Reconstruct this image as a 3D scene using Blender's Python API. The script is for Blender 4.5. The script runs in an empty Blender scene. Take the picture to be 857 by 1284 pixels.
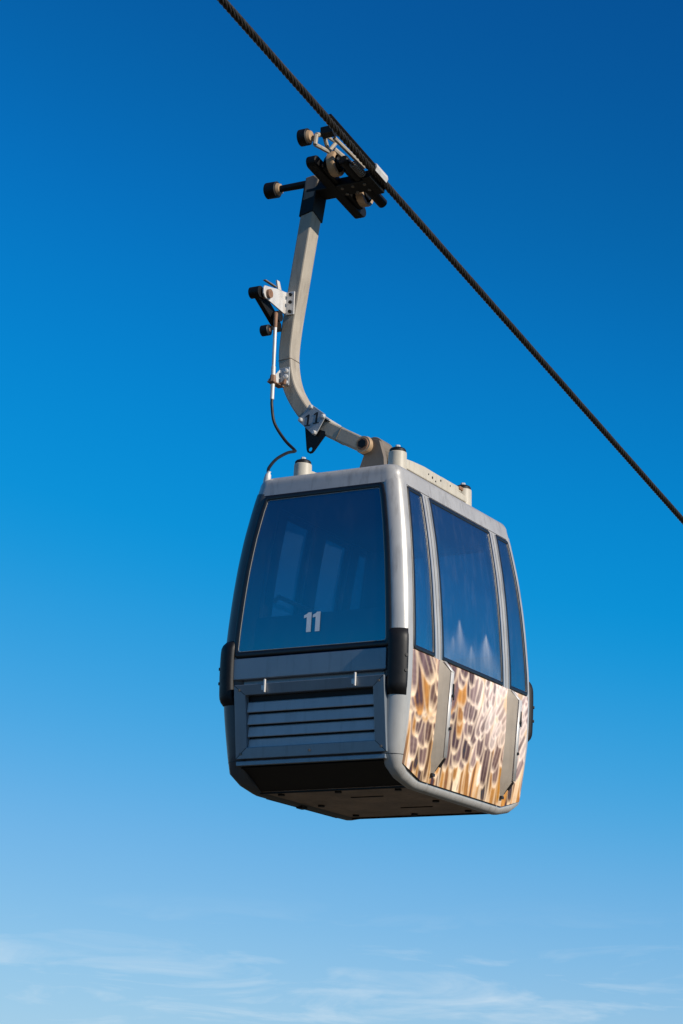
import bpy, math, random
import numpy as np
from mathutils import Vector, Matrix
R = math.radians
sc = bpy.context.scene
col = sc.collection

# ------------------------------------------------------------------ camera
YAW, PITCH, ROLL = R(29.819), R(15.326), R(2.074)
f_ = Vector((-math.sin(YAW)*math.cos(PITCH), math.cos(YAW)*math.cos(PITCH), math.sin(PITCH)))
r_ = Vector((math.cos(YAW), math.sin(YAW), 0)); u_ = r_.cross(f_)
rr = r_*math.cos(ROLL) + u_*math.sin(ROLL); uu = -r_*math.sin(ROLL) + u_*math.cos(ROLL)
cd = bpy.data.cameras.new('camera'); cam = bpy.data.objects.new('camera', cd); col.objects.link(cam)
M = Matrix((rr, uu, -f_)).transposed().to_4x4(); M.translation = (7.413, -13.621, -2.175)
cam.matrix_world = M
cd.sensor_fit = 'VERTICAL'; cd.sensor_height = 36; cd.lens = 2814.86/1284*36
cd.clip_start = 0.1; cd.clip_end = 20000
sc.camera = cam

# ------------------------------------------------------------------ sun, sky, exposure
SUN_EL, SUN_AZ = R(28), R(-4)          # azimuth measured from +x towards +y
sd = Vector((math.cos(SUN_EL)*math.cos(SUN_AZ), math.cos(SUN_EL)*math.sin(SUN_AZ), math.sin(SUN_EL)))
sl = bpy.data.lights.new('sun', 'SUN'); sl.energy = 5.0; sl.angle = R(0.5); sl.color = (1.0, 0.91, 0.79)
so = bpy.data.objects.new('sun', sl); col.objects.link(so)
so.rotation_euler = sd.to_track_quat('Z', 'Y').to_euler(); so.location = sd*60
w = bpy.data.worlds.new('World'); sc.world = w; w.use_nodes = True
nt = w.node_tree; nt.nodes.clear()
def N(t, kind, **kw):
    n = t.nodes.new(kind)
    for k, v in kw.items(): setattr(n, k, v)
    return n
def mth(t, op, a, b=None, c=None, clamp=False):
    n = t.nodes.new('ShaderNodeMath'); n.operation = op; n.use_clamp = clamp
    for i, x in enumerate((a, b, c)):
        if x is None: continue
        if isinstance(x, (int, float)): n.inputs[i].default_value = x
        else: t.links.new(x, n.inputs[i])
    return n.outputs[0]
sky = N(nt, 'ShaderNodeTexSky', sky_type='NISHITA', sun_disc=False, sun_elevation=SUN_EL,
        sun_rotation=math.pi/2 - SUN_AZ, altitude=1500, air_density=1.0, dust_density=0.3, ozone_density=3.0)
# per-channel tone curve of the whole sky: the deep polarised blue of the photograph
SKY_CURVES = (((0, .002), (.12, .002), (.168, .004), (.20, .025), (.345, .187), (.60, .36), (1, .46)),
              ((0, 0), (.10, .040), (.159, .087), (.19, .130), (.235, .205), (.275, .260), (.356, .340), (.552, .485), (.75, .60), (1, .68)),
              ((0, 0), (.20, .15), (.309, .315), (.345, .38), (.42, .560), (.485, .655), (.591, .730), (.76, .807), (1, .85)))
# even out the sideways fall-off: blend with the same sky seen mirrored across the sun's azimuth
sky2 = N(nt, 'ShaderNodeTexSky', sky_type='NISHITA', sun_disc=False, sun_elevation=SUN_EL,
         sun_rotation=math.pi/2 - SUN_AZ + math.pi, altitude=1500, air_density=1.0, dust_density=0.3, ozone_density=3.0)
smx = N(nt, 'ShaderNodeMix', data_type='RGBA'); smx.inputs[0].default_value = 0.42
nt.links.new(sky.outputs[0], smx.inputs[6]); nt.links.new(sky2.outputs[0], smx.inputs[7])
sep = N(nt, 'ShaderNodeSeparateColor'); nt.links.new(smx.outputs[2], sep.inputs[0])
cmb = N(nt, 'ShaderNodeCombineColor')
for i, pts in enumerate(SKY_CURVES):
    fc = N(nt, 'ShaderNodeFloatCurve'); cu = fc.mapping.curves[0]
    cu.points[0].location = pts[0]; cu.points[1].location = pts[-1]
    for p in pts[1:-1]: cu.points.new(*p)
    for p in cu.points: p.handle_type = 'AUTO_CLAMPED'
    fc.mapping.extend = 'HORIZONTAL'; fc.mapping.update()
    nt.links.new(mth(nt, 'MULTIPLY', sep.outputs[i], 0.1), fc.inputs['Value'])
    nt.links.new(mth(nt, 'MULTIPLY', fc.outputs[0], 10.0), cmb.inputs[i])
# thin cirrus low over the horizon
tc = N(nt, 'ShaderNodeTexCoord')
sx = N(nt, 'ShaderNodeSeparateXYZ'); nt.links.new(tc.outputs['Generated'], sx.inputs[0])
az = mth(nt, 'ARCTAN2', sx.outputs[1], sx.outputs[0]); el = mth(nt, 'ARCSINE', sx.outputs[2])
CLOUD = (14.0, 87.6, 80.0)
cv = N(nt, 'ShaderNodeCombineXYZ')
nt.links.new(mth(nt, 'ADD', mth(nt, 'MULTIPLY', az, CLOUD[0]), CLOUD[1]), cv.inputs[0])
nt.links.new(mth(nt, 'MULTIPLY', el, CLOUD[2]), cv.inputs[1])
cn = N(nt, 'ShaderNodeTexNoise'); cn.inputs['Scale'].default_value = 1.0; cn.inputs['Detail'].default_value = 9
cn.inputs['Roughness'].default_value = 0.58; cn.inputs['Distortion'].default_value = 0.6
nt.links.new(cv.outputs[0], cn.inputs['Vector'])
band = N(nt, 'ShaderNodeMapRange'); band.interpolation_type = 'SMOOTHSTEP'
band.inputs['From Min'].default_value = R(6.0); band.inputs['From Max'].default_value = R(2.2)
nt.links.new(el, band.inputs['Value'])
cm = N(nt, 'ShaderNodeMapRange'); cm.inputs['From Min'].default_value = 0.52; cm.inputs['From Max'].default_value = 0.85
cm.inputs['To Max'].default_value = 0.9
nt.links.new(cn.outputs['Fac'], cm.inputs['Value'])
cmask = mth(nt, 'MULTIPLY', cm.outputs[0], band.outputs[0], clamp=True)
mx = N(nt, 'ShaderNodeMix', data_type='RGBA'); nt.links.new(cmask, mx.inputs[0])
nt.links.new(cmb.outputs[0], mx.inputs[6]); mx.inputs[7].default_value = (7.2, 8.2, 9.0, 1)
bg = N(nt, 'ShaderNodeBackground'); bg.inputs[1].default_value = 0.1
wo = N(nt, 'ShaderNodeOutputWorld')
nt.links.new(mx.outputs[2], bg.inputs[0]); nt.links.new(bg.outputs[0], wo.inputs[0])
sc.view_settings.view_transform = 'Standard'; sc.view_settings.look = 'None'
sc.view_settings.exposure = 0; sc.view_settings.gamma = 1; sc.view_settings.use_curve_mapping = False

# ------------------------------------------------------------------ materials
def mat(name, base, rough=0.5, metal=0.0, var=0.12, vscale=6.0, bump=0.0, bscale=40.0, dirt=None, dirt_amt=0.0, rvar=0.1, spec=0.5, coat=0.0):
    m = bpy.data.materials.new(name); m.use_nodes = True; t = m.node_tree
    p = t.nodes['Principled BSDF']
    tc = N(t, 'ShaderNodeTexCoord')
    n = N(t, 'ShaderNodeTexNoise'); n.inputs['Scale'].default_value = vscale; n.inputs['Detail'].default_value = 6
    t.links.new(tc.outputs['Object'], n.inputs['Vector'])
    hi = [min(1, c*(1+var)) for c in base] + [1]; lo = [c*(1-var) for c in base] + [1]
    mr = N(t, 'ShaderNodeMapRange'); mr.inputs['From Min'].default_value = .3; mr.inputs['From Max'].default_value = .7
    t.links.new(n.outputs['Fac'], mr.inputs['Value'])
    mix = N(t, 'ShaderNodeMix', data_type='RGBA'); mix.inputs[6].default_value = lo; mix.inputs[7].default_value = hi
    t.links.new(mr.outputs[0], mix.inputs[0]); out = mix.outputs[2]
    if dirt:
        mp = N(t, 'ShaderNodeMapping'); mp.inputs['Scale'].default_value = (22, 22, 2.2)
        t.links.new(tc.outputs['Object'], mp.inputs[0])
        d = N(t, 'ShaderNodeTexNoise'); d.inputs['Scale'].default_value = 1; d.inputs['Detail'].default_value = 7; d.inputs['Roughness'].default_value = .65
        t.links.new(mp.outputs[0], d.inputs['Vector'])
        dr = N(t, 'ShaderNodeMapRange'); dr.inputs['From Min'].default_value = .52; dr.inputs['From Max'].default_value = .78; dr.inputs['To Max'].default_value = dirt_amt
        t.links.new(d.outputs['Fac'], dr.inputs['Value'])
        m2 = N(t, 'ShaderNodeMix', data_type='RGBA'); m2.inputs[7].default_value = (*dirt, 1)
        t.links.new(dr.outputs[0], m2.inputs[0]); t.links.new(out, m2.inputs[6]); out = m2.outputs[2]
    t.links.new(out, p.inputs['Base Color'])
    rm = N(t, 'ShaderNodeMapRange'); rm.inputs['To Min'].default_value = max(.02, rough-rvar); rm.inputs['To Max'].default_value = min(1, rough+rvar)
    t.links.new(n.outputs['Fac'], rm.inputs['Value']); t.links.new(rm.outputs[0], p.inputs['Roughness'])
    p.inputs['Metallic'].default_value = metal
    p.inputs['Specular IOR Level'].default_value = spec
    p.inputs['Coat Weight'].default_value = coat
    if bump:
        b = N(t, 'ShaderNodeBump'); b.inputs['Strength'].default_value = bump; b.inputs['Distance'].default_value = .004
        n2 = N(t, 'ShaderNodeTexNoise'); n2.inputs['Scale'].default_value = bscale; n2.inputs['Detail'].default_value = 4
        t.links.new(tc.outputs['Object'], n2.inputs['Vector']); t.links.new(n2.outputs['Fac'], b.inputs['Height']); t.links.new(b.outputs[0], p.inputs['Normal'])
    return m

SILVER = mat('silver_paint', (.42, .41, .39), .31, .12, .07, 5, .05, 90, (.17, .15, .13), .7, .08, spec=.9)
FRONT = mat('grey_blue_paint', (.22, .25, .28), .34, .35, .06, 5, .02, 50, (.10, .10, .10), .4, .06)
FRAME_DK = mat('dark_frame', (.065, .070, .075), .36, 0, .08, 6, .04, 80)
SLAT = mat('slat_grey', (.46, .475, .49), .45, .0, .05, 8, .02, 50, (.22, .22, .22), .35)
CREAM = mat('cream_paint', (.50, .455, .37), .5, .0, .07, 6, .05, 60, (.28, .22, .15), .5)
ARM = mat('weathered_grey_steel', (.38, .33, .26), .6, .0, .10, 7, .08, 60, (.16, .125, .09), .75)
GALV = mat('galvanised_steel', (.62, .60, .57), .5, .25, .12, 14, .05, 70, (.30, .18, .09), .45)
TAN = mat('worn_tan_metal', (.46, .31, .18), .5, .2, .2, 16, .06, 60, (.2, .12, .06), .5)
RUST = mat('rusty_copper', (.24, .125, .07), .65, .1, .25, 20, .1, 60)
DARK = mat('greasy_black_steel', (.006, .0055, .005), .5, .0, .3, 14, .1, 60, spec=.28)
ROPE = mat('greased_wire_rope', (.045, .038, .030), .38, .5, .35, 30, .2, 120)
RUBBER = mat('black_rubber', (.008, .008, .009), .5, 0, .2, 20, .05, 80, spec=.3)
GASKET = mat('black_gasket', (.010, .010, .011), .35, 0, .15, 20)
PLATE = mat('plate_grey', (.34, .36, .38), .5, .1, .06, 10)
SADDLE = mat('dark_weathered_steel', (.17, .14, .11), .6, 0, .15, 9, .06, 60, (.1, .07, .05), .6)
FIN = mat('fin_tan_grey', (.46, .40, .32), .5, .1, .08, 9, .04, 60, (.25, .2, .14), .4)
EDGE = mat('aluminium_trim', (.62, .60, .57), .35, .8, .06, 10)
UNDER = mat('underbody', (.34, .26, .21), .6, .05, .35, 3.5, .2, 22, (.09, .07, .06), .8)
UNDERB = mat('underbody_black', (.009, .009, .010), .5, 0, .2, 10, .05, 40, spec=.25)
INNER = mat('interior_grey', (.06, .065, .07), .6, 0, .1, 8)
SEAT = mat('seat_grey', (.13, .15, .165), .7, 0, .1, 10, .1, 90)
WHITE = mat('white_vinyl', (.80, .82, .84), .5, 0, .03)
INK = mat('black_ink', (.012, .012, .012), .6, 0, .05)
RED = mat('red_plastic', (.35, .02, .02), .5, 0, .1)

def glass_mat(name, tint, pale_mark=False, f0=.21):
    m = bpy.data.materials.new(name); m.use_nodes = True; t = m.node_tree; t.nodes.clear()
    o = N(t, 'ShaderNodeOutputMaterial'); tr = N(t, 'ShaderNodeBsdfTransparent'); tr.inputs[0].default_value = (*tint, 1)
    gl = N(t, 'ShaderNodeBsdfGlossy'); gl.inputs['Roughness'].default_value = .015; gl.inputs['Color'].default_value = (.95, .97, 1, 1)
    lw = N(t, 'ShaderNodeLayerWeight'); lw.inputs[0].default_value = .5
    fr = mth(t, 'ADD', mth(t, 'MULTIPLY', mth(t, 'POWER', lw.outputs['Facing'], 5.0), 1-f0), f0)
    mxs = N(t, 'ShaderNodeMixShader'); t.links.new(fr, mxs.inputs[0]); t.links.new(tr.outputs[0], mxs.inputs[1]); t.links.new(gl.outputs[0], mxs.inputs[2])
    # faint dust film, plus pale marks from a vertex attribute
    tc = N(t, 'ShaderNodeTexCoord'); mp = N(t, 'ShaderNodeMapping'); mp.inputs['Scale'].default_value = (14, 14, 3)
    t.links.new(tc.outputs['Object'], mp.inputs[0])
    n = N(t, 'ShaderNodeTexNoise'); n.inputs['Scale'].default_value = 1; n.inputs['Detail'].default_value = 8; n.inputs['Roughness'].default_value = .7
    t.links.new(mp.outputs[0], n.inputs['Vector'])
    mr = N(t, 'ShaderNodeMapRange'); mr.inputs['From Min'].default_value = .5; mr.inputs['From Max'].default_value = .8; mr.inputs['To Max'].default_value = .035
    mr.inputs['To Min'].default_value = .009
    t.links.new(n.outputs['Fac'], mr.inputs['Value']); fac = mr.outputs[0]
    if pale_mark:
        at = N(t, 'ShaderNodeAttribute', attribute_name='pale_mark')
        n3 = N(t, 'ShaderNodeMapRange'); n3.inputs['From Min'].default_value = .3; n3.inputs['From Max'].default_value = .65; n3.inputs['To Min'].default_value = .35
        t.links.new(n.outputs['Fac'], n3.inputs['Value'])
        fac = mth(t, 'ADD', fac, mth(t, 'MULTIPLY', at.outputs['Fac'], n3.outputs[0]), clamp=True)
    df = N(t, 'ShaderNodeBsdfDiffuse'); df.inputs[0].default_value = (.75, .76, .78, 1)
    m2 = N(t, 'ShaderNodeMixShader'); t.links.new(fac, m2.inputs[0]); t.links.new(mxs.outputs[0], m2.inputs[1]); t.links.new(df.outputs[0], m2.inputs[2])
    t.links.new(m2.outputs[0], o.inputs[0])
    return m
GLASS = glass_mat('tinted_glass', (.54, .60, .64))
GLASS_S = glass_mat('tinted_glass_marked', (.54, .60, .64), True, .36)
GLASS_R = glass_mat('tinted_side_glass', (.54, .60, .64), False, .36)

PRINT = bpy.data.materials.new('feather_print'); PRINT.use_nodes = True
_p = PRINT.node_tree.nodes['Principled BSDF']; _a = N(PRINT.node_tree, 'ShaderNodeAttribute', attribute_name='print')
PRINT.node_tree.links.new(_a.outputs['Color'], _p.inputs['Base Color']); _p.inputs['Roughness'].default_value = .38

# ------------------------------------------------------------------ mesh helpers
def build(name, verts, faces, mats, parent=None, fm=None, sharp=35, smooth=True):
    me = bpy.data.meshes.new(name); me.from_pydata([tuple(v) for v in verts], [], faces)
    if not isinstance(mats, (list, tuple)): mats = [mats]
    for m in mats: me.materials.append(m)
    if fm is not None: me.polygons.foreach_set('material_index', fm)
    if smooth:
        me.polygons.foreach_set('use_smooth', [True]*len(me.polygons)); me.set_sharp_from_angle(angle=R(sharp))
    me.update()
    o = bpy.data.objects.new(name, me); col.objects.link(o); o.parent = parent
    return o
def bev(o, wd=.006, seg=2):
    m = o.modifiers.new('bevel', 'BEVEL'); m.width = wd; m.segments = seg; m.limit_method = 'ANGLE'; m.angle_limit = R(40)
    o.data.polygons.foreach_set('use_smooth', [False]*len(o.data.polygons))
    return o
class MB:
    def __init__(s): s.v = []; s.f = []
    def add(s, v, f):
        b = len(s.v); s.v += [tuple(x) for x in v]; s.f += [tuple(i+b for i in q) for q in f]; return s
    def box(s, lo, hi, rot=None, org=(0, 0, 0)):
        v = [Vector((x, y, z)) for z in (lo[2], hi[2]) for y in (lo[1], hi[1]) for x in (lo[0], hi[0])]
        if rot is not None: v = [rot @ p + Vector(org) for p in v]
        return s.add(v, [(0, 2, 3, 1), (4, 5, 7, 6), (0, 1, 5, 4), (2, 6, 7, 3), (0, 4, 6, 2), (1, 3, 7, 5)])
    def cyl(s, p0, p1, r0, r1=None, n=20, caps=True):
        return s.rings([p0, p1], [r0, r0 if r1 is None else r1], n, caps)
    def rings(s, pts, rads, n=16, caps=True, closed=False, up=None):
        pts = [Vector(p) for p in pts]; k = len(pts)
        if isinstance(rads, (int, float)): rads = [rads]*k
        tang = []
        for i in range(k):
            a = pts[(i-1) % k] if (closed or i > 0) else pts[i]; b = pts[(i+1) % k] if (closed or i < k-1) else pts[i]
            t = b-a
            if t.length < 1e-9: t = tang[-1] if tang else Vector((0, 0, 1))
            tang.append(t.normalized())
        t0 = tang[0]; a = Vector((0, 0, 1)) if abs(t0.z) < .9 else Vector((0, 1, 0))
        nrm = (a - t0*a.dot(t0)).normalized(); v = []
        for i in range(k):
            t = tang[i]; nrm = (nrm - t*nrm.dot(t)).normalized(); bn = t.cross(nrm)
            for j in range(n):
                c = 2*math.pi*j/n; v.append(pts[i] + (nrm*math.cos(c) + bn*math.sin(c))*rads[i])
        f = []
        for i in range(k if closed else k-1):
            for j in range(n):
                f.append((i*n+j, i*n+(j+1) % n, ((i+1) % k)*n+(j+1) % n, ((i+1) % k)*n+j))
        if caps and not closed:
            f.append(tuple(reversed(range(n)))); f.append(tuple(range((k-1)*n, k*n)))
        return s.add(v, f)
    def prism(s, poly, fn, d0, d1):
        n = len(poly); v = [fn(a, b, d0) for a, b in poly] + [fn(a, b, d1) for a, b in poly]
        f = [tuple(range(n)), tuple(reversed(range(n, 2*n)))] + [(i, i+n, (i+1) % n+n, (i+1) % n) for i in range(n)]
        return s.add(v, f)
    def out(s, name, m, parent=None, bevel=0, sharp=35):
        o = build(name, s.v, s.f, m, parent, sharp=sharp)
        import bmesh
        bm = bmesh.new(); bm.from_mesh(o.data); bmesh.ops.recalc_face_normals(bm, faces=bm.faces); bm.to_mesh(o.data); bm.free()
        if bevel: bev(o, bevel)
        return o
def catmull(pts, n):
    P = [Vector(p) for p in pts]; P = [P[0]*2-P[1]] + P + [P[-1]*2-P[-2]]; o = []
    for i in range(1, len(P)-2):
        for k in range(n):
            t = k/n; a, b, c, d = P[i-1:i+3]
            o.append(.5*((2*b) + (c-a)*t + (2*a-5*b+4*c-d)*t*t + (3*b-a-3*c+d)*t**3))
    o.append(P[-2]); return o
def empty(name, loc, label, cat):
    o = bpy.data.objects.new(name, None); col.objects.link(o); o.location = loc; o.empty_display_size = .2
    o['label'] = label; o['category'] = cat; return o
def dup(o, parent, mtx=None):
    c = o.copy(); col.objects.link(c); c.parent = parent
    if mtx is not None: c.matrix_local = mtx @ o.matrix_local
    for ch in list(o.children): dup(ch, c)
    return c
MIRX = Matrix.Diagonal((-1, 1, 1, 1)); ROT = Matrix.Rotation(math.pi, 4, 'Z')

# ------------------------------------------------------------------ ground (falls away down the slope, below the frame)
def ground_z(x, y):
    d = max(0.0, y + 6)
    z = -3.8 - 0.16*min(d, 250) - 0.03*max(0, d-250)
    return z + .35*math.sin(x*.06+1)*math.sin(y*.05) + 1.5*math.sin(x*.011)*math.sin(y*.009+.6)
ax = sorted(set([round(math.copysign(abs(i/40)**3*6000, i), 2) for i in range(-40, 41)] + [i*8 for i in range(-10, 11)]))
gv = [(x, y, ground_z(x, y)) for y in ax for x in ax]; n = len(ax)
g = build('ground', gv, [(j*n+i, j*n+i+1, (j+1)*n+i+1, (j+1)*n+i) for j in range(n-1) for i in range(n-1)],
          mat('dry_alpine_meadow', (.080, .066, .042), .9, 0, .35, .35, .6, 3, spec=.2))
g['kind'] = 'structure'; g['label'] = 'dry brown mountain meadow falling away below the cable'

# ------------------------------------------------------------------ cabin body shape
GZ = [.10, .12, .30, .55, .75, .95, 1.07, 1.30, 1.48, 1.70, 1.93, 2.03, 2.10, 2.2]
GG = [None]*14
def _interp(z, zs, vs): return float(np.interp(z, zs, vs))
_zs = np.linspace(0, 2.3, 116)
def _smooth(zs, vs):
    a = np.interp(_zs, zs, vs)
    for _ in range(10): a[1:-1] = (a[:-2]+2*a[1:-1]+a[2:])/4
    return a
_gt = _smooth([0, .85, .95, 1.07, 1.30, 1.48, 1.70, 1.93, 2.03, 2.12, 2.3], [0, 0, .015, .055, .16, .265, .44, .69, .82, .95, 1.25])
_wt = .715 - .17*_gt - _smooth([0, .12, .30, .55, .75, 2.3], [.075, .055, .03, .006, 0, 0])
_lt = 1.0 - .115*_gt - _smooth([0, .12, .30, .55, .75, 2.3], [.06, .045, .022, .004, 0, 0])
def W(z): return float(np.interp(z, _zs, _wt))
def L(z): return float(np.interp(z, _zs, _lt))
def front(x, z, off=0): return Vector((x, -(L(z)+off), z))
def side(y, z, off=0): return Vector((W(z)+off, y, z))
def slab(name, surf, us_lo, us_hi, z0, z1, o_out, o_in, m, parent, nu=6, nz=14, inner=None, sharp=35):
    """curved plate on a cabin face: us_lo/us_hi are functions of z"""
    v = []; f = []; fm = []
    for off in (o_out, o_in):
        for k in range(nz+1):
            z = z0+(z1-z0)*k/nz; a, b = us_lo(z), us_hi(z)
            for i in range(nu+1): v.append(surf(a+(b-a)*i/nu, z, off))
    n = nu+1; B = n*(nz+1)
    for k in range(nz):
        for i in range(nu):
            q = (k*n+i, k*n+i+1, (k+1)*n+i+1, (k+1)*n+i); f.append(q); fm.append(0)
            f.append(tuple(B+j for j in reversed(q))); fm.append(1 if inner else 0)
    for k in range(nz):
        a, b = k*n, (k+1)*n; f.append((a, b, B+b, B+a)); fm.append(0)
        a, b = k*n+nu, (k+1)*n+nu; f.append((b, a, B+a, B+b)); fm.append(0)
    for i in range(nu):
        f.append((i+1, i, B+i, B+i+1)); fm.append(0)
        a = nz*n+i; f.append((a, a+1, B+a+1, B+a)); fm.append(0)
    o = build(name, v, f, [m, inner] if inner else m, parent, fm if inner else None, sharp)
    return o
def ring_frame(name, surf, lo, hi, z0, z1, tk, o_out, o_in, m, parent, nz=18, rc=.03):
    """window gasket: a mitred band of width tk just inside lo..hi, z0..z1, swept with a rounded outer corner"""
    def loop(d):
        P = []; zb, zt = z0+d, z1-d; r = max(.004, rc-d*.7)
        def ab(z): return lo(z)+d, hi(z)-d
        for k in range(5):
            c = math.pi*(1+.5*k/4); a, _ = ab(zb); P.append((a+r+r*math.cos(c), zb+r+r*math.sin(c)))
        for i in range(1, 8): a, b = ab(zb); P.append((a+r+(b-a-2*r)*i/8, zb))
        for k in range(5):
            c = math.pi*(1.5+.5*k/4); _, b = ab(zb); P.append((b-r+r*math.cos(c), zb+r+r*math.sin(c)))
        for i in range(1, nz): z = zb+r+(zt-zb-2*r)*i/nz; P.append((ab(z)[1], z))
        for k in range(5):
            c = math.pi*(.5*k/4); _, b = ab(zt); P.append((b-r+r*math.cos(c), zt-r+r*math.sin(c)))
        for i in range(1, 8): a, b = ab(zt); P.append((b-r-(b-a-2*r)*i/8, zt))
        for k in range(5):
            c = math.pi*(.5+.5*k/4); a, _ = ab(zt); P.append((a+r+r*math.cos(c), zt-r+r*math.sin(c)))
        for i in range(1, nz): z = zt-r-(zt-zb-2*r)*i/nz; P.append((ab(z)[0], z))
        return P
    A = loop(0); Bp = loop(tk); n = len(A)
    rows = [[surf(u, z, o_in) for u, z in A], [surf(u, z, o_out-.003) for u, z in A],
            [surf(u*.85+u2*.15, z*.85+z2*.15, o_out) for (u, z), (u2, z2) in zip(A, Bp)],
            [surf(u*.15+u2*.85, z*.15+z2*.85, o_out) for (u, z), (u2, z2) in zip(A, Bp)],
            [surf(u, z, o_out-.004) for u, z in Bp], [surf(u, z, o_in) for u, z in Bp]]
    v = [p for r in rows for p in r]; k = len(rows)
    f = [(r*n+i, r*n+(i+1) % n, ((r+1) % k)*n+(i+1) % n, ((r+1) % k)*n+i) for r in range(k) for i in range(n)]
    return build(name, v, f, m, parent, sharp=50)
def C(x): return lambda z: x

cab = empty('gondola_cabin', (-.02, 0, 0), 'silver gondola cabin number 11 with dark windows and feather printed side panels', 'cable car')
RP, RB = .095, .050
# ---- tubular side frames: corner posts and bottom rail in one bent hoop
def side_frame():
    pts = []; rad = []
    zt = 2.02
    for k in range(40):
        z = zt-(zt-.17)*k/39; r = RP if z > .3 else RP-(RP-.08)*(.3-z)/.13
        pts.append((W(z)-r, -(L(z)-r), z)); rad.append(r)
    # bend at the lower corner, chamfer, bottom rail
    kn = [(W(.12)-.066, -(L(.12)-.075), .115), (W(.05)-.06, -.80, .066), (W(.02)-.058, -.665, .036), (W(.02)-.058, -.62, .030), (W(.02)-.058, -.4, .028), (W(.02)-.058, 0, .028)]
    kr = [.064, .053, RB, RB, RB, RB]
    pts += [Vector(p) for p in kn]; rad += kr
    pts = [Vector(p) for p in pts]
    mir = [Vector((p.x, -p.y, p.z)) for p in reversed(pts[:-1])]; mrad = list(reversed(rad[:-1]))
    return MB().rings(pts+mir, rad+mrad, 28).out('side_frame', SILVER, cab, sharp=60)
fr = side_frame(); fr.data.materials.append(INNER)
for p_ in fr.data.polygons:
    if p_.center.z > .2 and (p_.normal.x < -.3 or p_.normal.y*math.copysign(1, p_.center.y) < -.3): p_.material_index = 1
fr2 = dup(fr, cab, MIRX)
fr2.material_slots[0].link = 'OBJECT'; fr2.material_slots[0].material = FRAME_DK; fr2['label'] = 'dark frame tube of the door side'  # same hoop mirrored, in an assumed darker colour
for sy in (-1, 1):
    for zz, kk in ((.165, 0), (2.016, 1)):
        rr2 = (.0805 if kk == 0 else RP)+.0006; c_ = Vector((W(zz)-rr2+.0006, sy*(L(zz)-rr2+.0006), zz))
        for tgt in (fr, fr2): MB().rings([c_-Vector((0, 0, .0022)), c_+Vector((0, 0, .0022))], rr2, 28, caps=False).out('seam', INK, tgt)
# ---- roof shell
def rrect(wd, ln, z, r, seg=8):
    P = []
    for cx, cy, a0 in ((1, 1, 0), (-1, 1, 90), (-1, -1, 180), (1, -1, 270)):
        for k in range(seg+1):
            a = R(a0+90*k/seg); P.append(Vector((cx*(wd-r)+r*math.cos(a), cy*(ln-r)+r*math.sin(a), z)))
    return P
prof = [(z, 0) for z in (2.02, 2.045, 2.07, 2.09)]
rings = [rrect(W(z), L(z), z, RP) for z, _ in prof]
for a in (15, 30, 45, 60, 75, 88):
    rad = .075; i = rad*(1-math.cos(R(a))); rings.append(rrect(W(2.09)-i*1.0, L(2.09)-i, 2.09+rad*math.sin(R(a)), max(.03, RP-i*.6)))
rings.append(rrect(W(2.09)-.20, L(2.09)-.22, 2.185, .06)); rings.append(rrect(.1, .25, 2.2, .05))
n = len(rings[0]); rv = [p for r in rings for p in r]
rf = [(k*n+i, k*n+(i+1) % n, (k+1)*n+(i+1) % n, (k+1)*n+i) for k in range(len(rings)-1) for i in range(n)]
rf.append(tuple(range((len(rings)-1)*n, len(rings)*n)))
roof = build('roof', rv, rf, SILVER, cab, sharp=60)
ceil_v = rrect(W(2.02)-.02, L(2.02)-.02, 2.035, .08); build('ceiling', ceil_v, [tuple(reversed(range(len(ceil_v))))], INNER, cab)

# ---- end wall (front), later turned round for the rear
Z0, Z1 = .868, 2.018
glo = lambda z: -(W(z)-.108); ghi = lambda z: W(z)-.108
def end_wall(parent_front):
    made = []
    A = lambda *a, **k: made.append(slab(*a, **k)) or made[-1]
    plo = lambda z: -(W(z)-RP+.004); phi = lambda z: W(z)-RP+.004
    A('corner_trim', front, plo, lambda z: glo(z)+.022, Z0-.03, 2.02, -.004, -.03, SILVER, cab, nu=2, nz=24, inner=INNER)
    A('corner_trim', front, lambda z: ghi(z)-.022, phi, Z0-.03, 2.02, -.004, -.03, SILVER, cab, nu=2, nz=24, inner=INNER)
    A('header_panel', front, lambda z: glo(z)+.022, lambda z: ghi(z)-.022, Z1-.02, 2.02, -.005, -.03, SILVER, cab, nu=4, nz=2, inner=INNER)
    # lower wall behind the vent, belt band, lower edge
    A('lower_wall', front, plo, phi, .118, Z0-.03, -.045, -.065, FRONT, cab, nu=4, nz=10, inner=INNER)
    b = slab('belt_band', front, lambda z: -.652, lambda z: .575, .712, .858, .006, -.028, FRONT, cab, nu=4, nz=4); bev(b, .006); made.append(b)
    win = ring_frame('window', front, glo, ghi, Z0, Z1, .036, .008, -.02, GASKET, cab, rc=.035); made.append(win)
    slab('pane', front, lambda z: glo(z)+.028, lambda z: ghi(z)-.028, Z0+.026, Z1-.026, .001, -.005, GLASS, win, nu=8, nz=24)
    # thin bright inner edge of the glazing bead
    ring_frame('glazing_bead', front, lambda z: glo(z)+.0365, lambda z: ghi(z)-.0365, Z0+.0365, Z1-.0365, .004, .0030, -.002, FIN, win, rc=.02)
    return made, win
front_parts, fwin = end_wall(True)
lw = [o for o in front_parts if o.name.startswith('lower_wall')][0]
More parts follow.
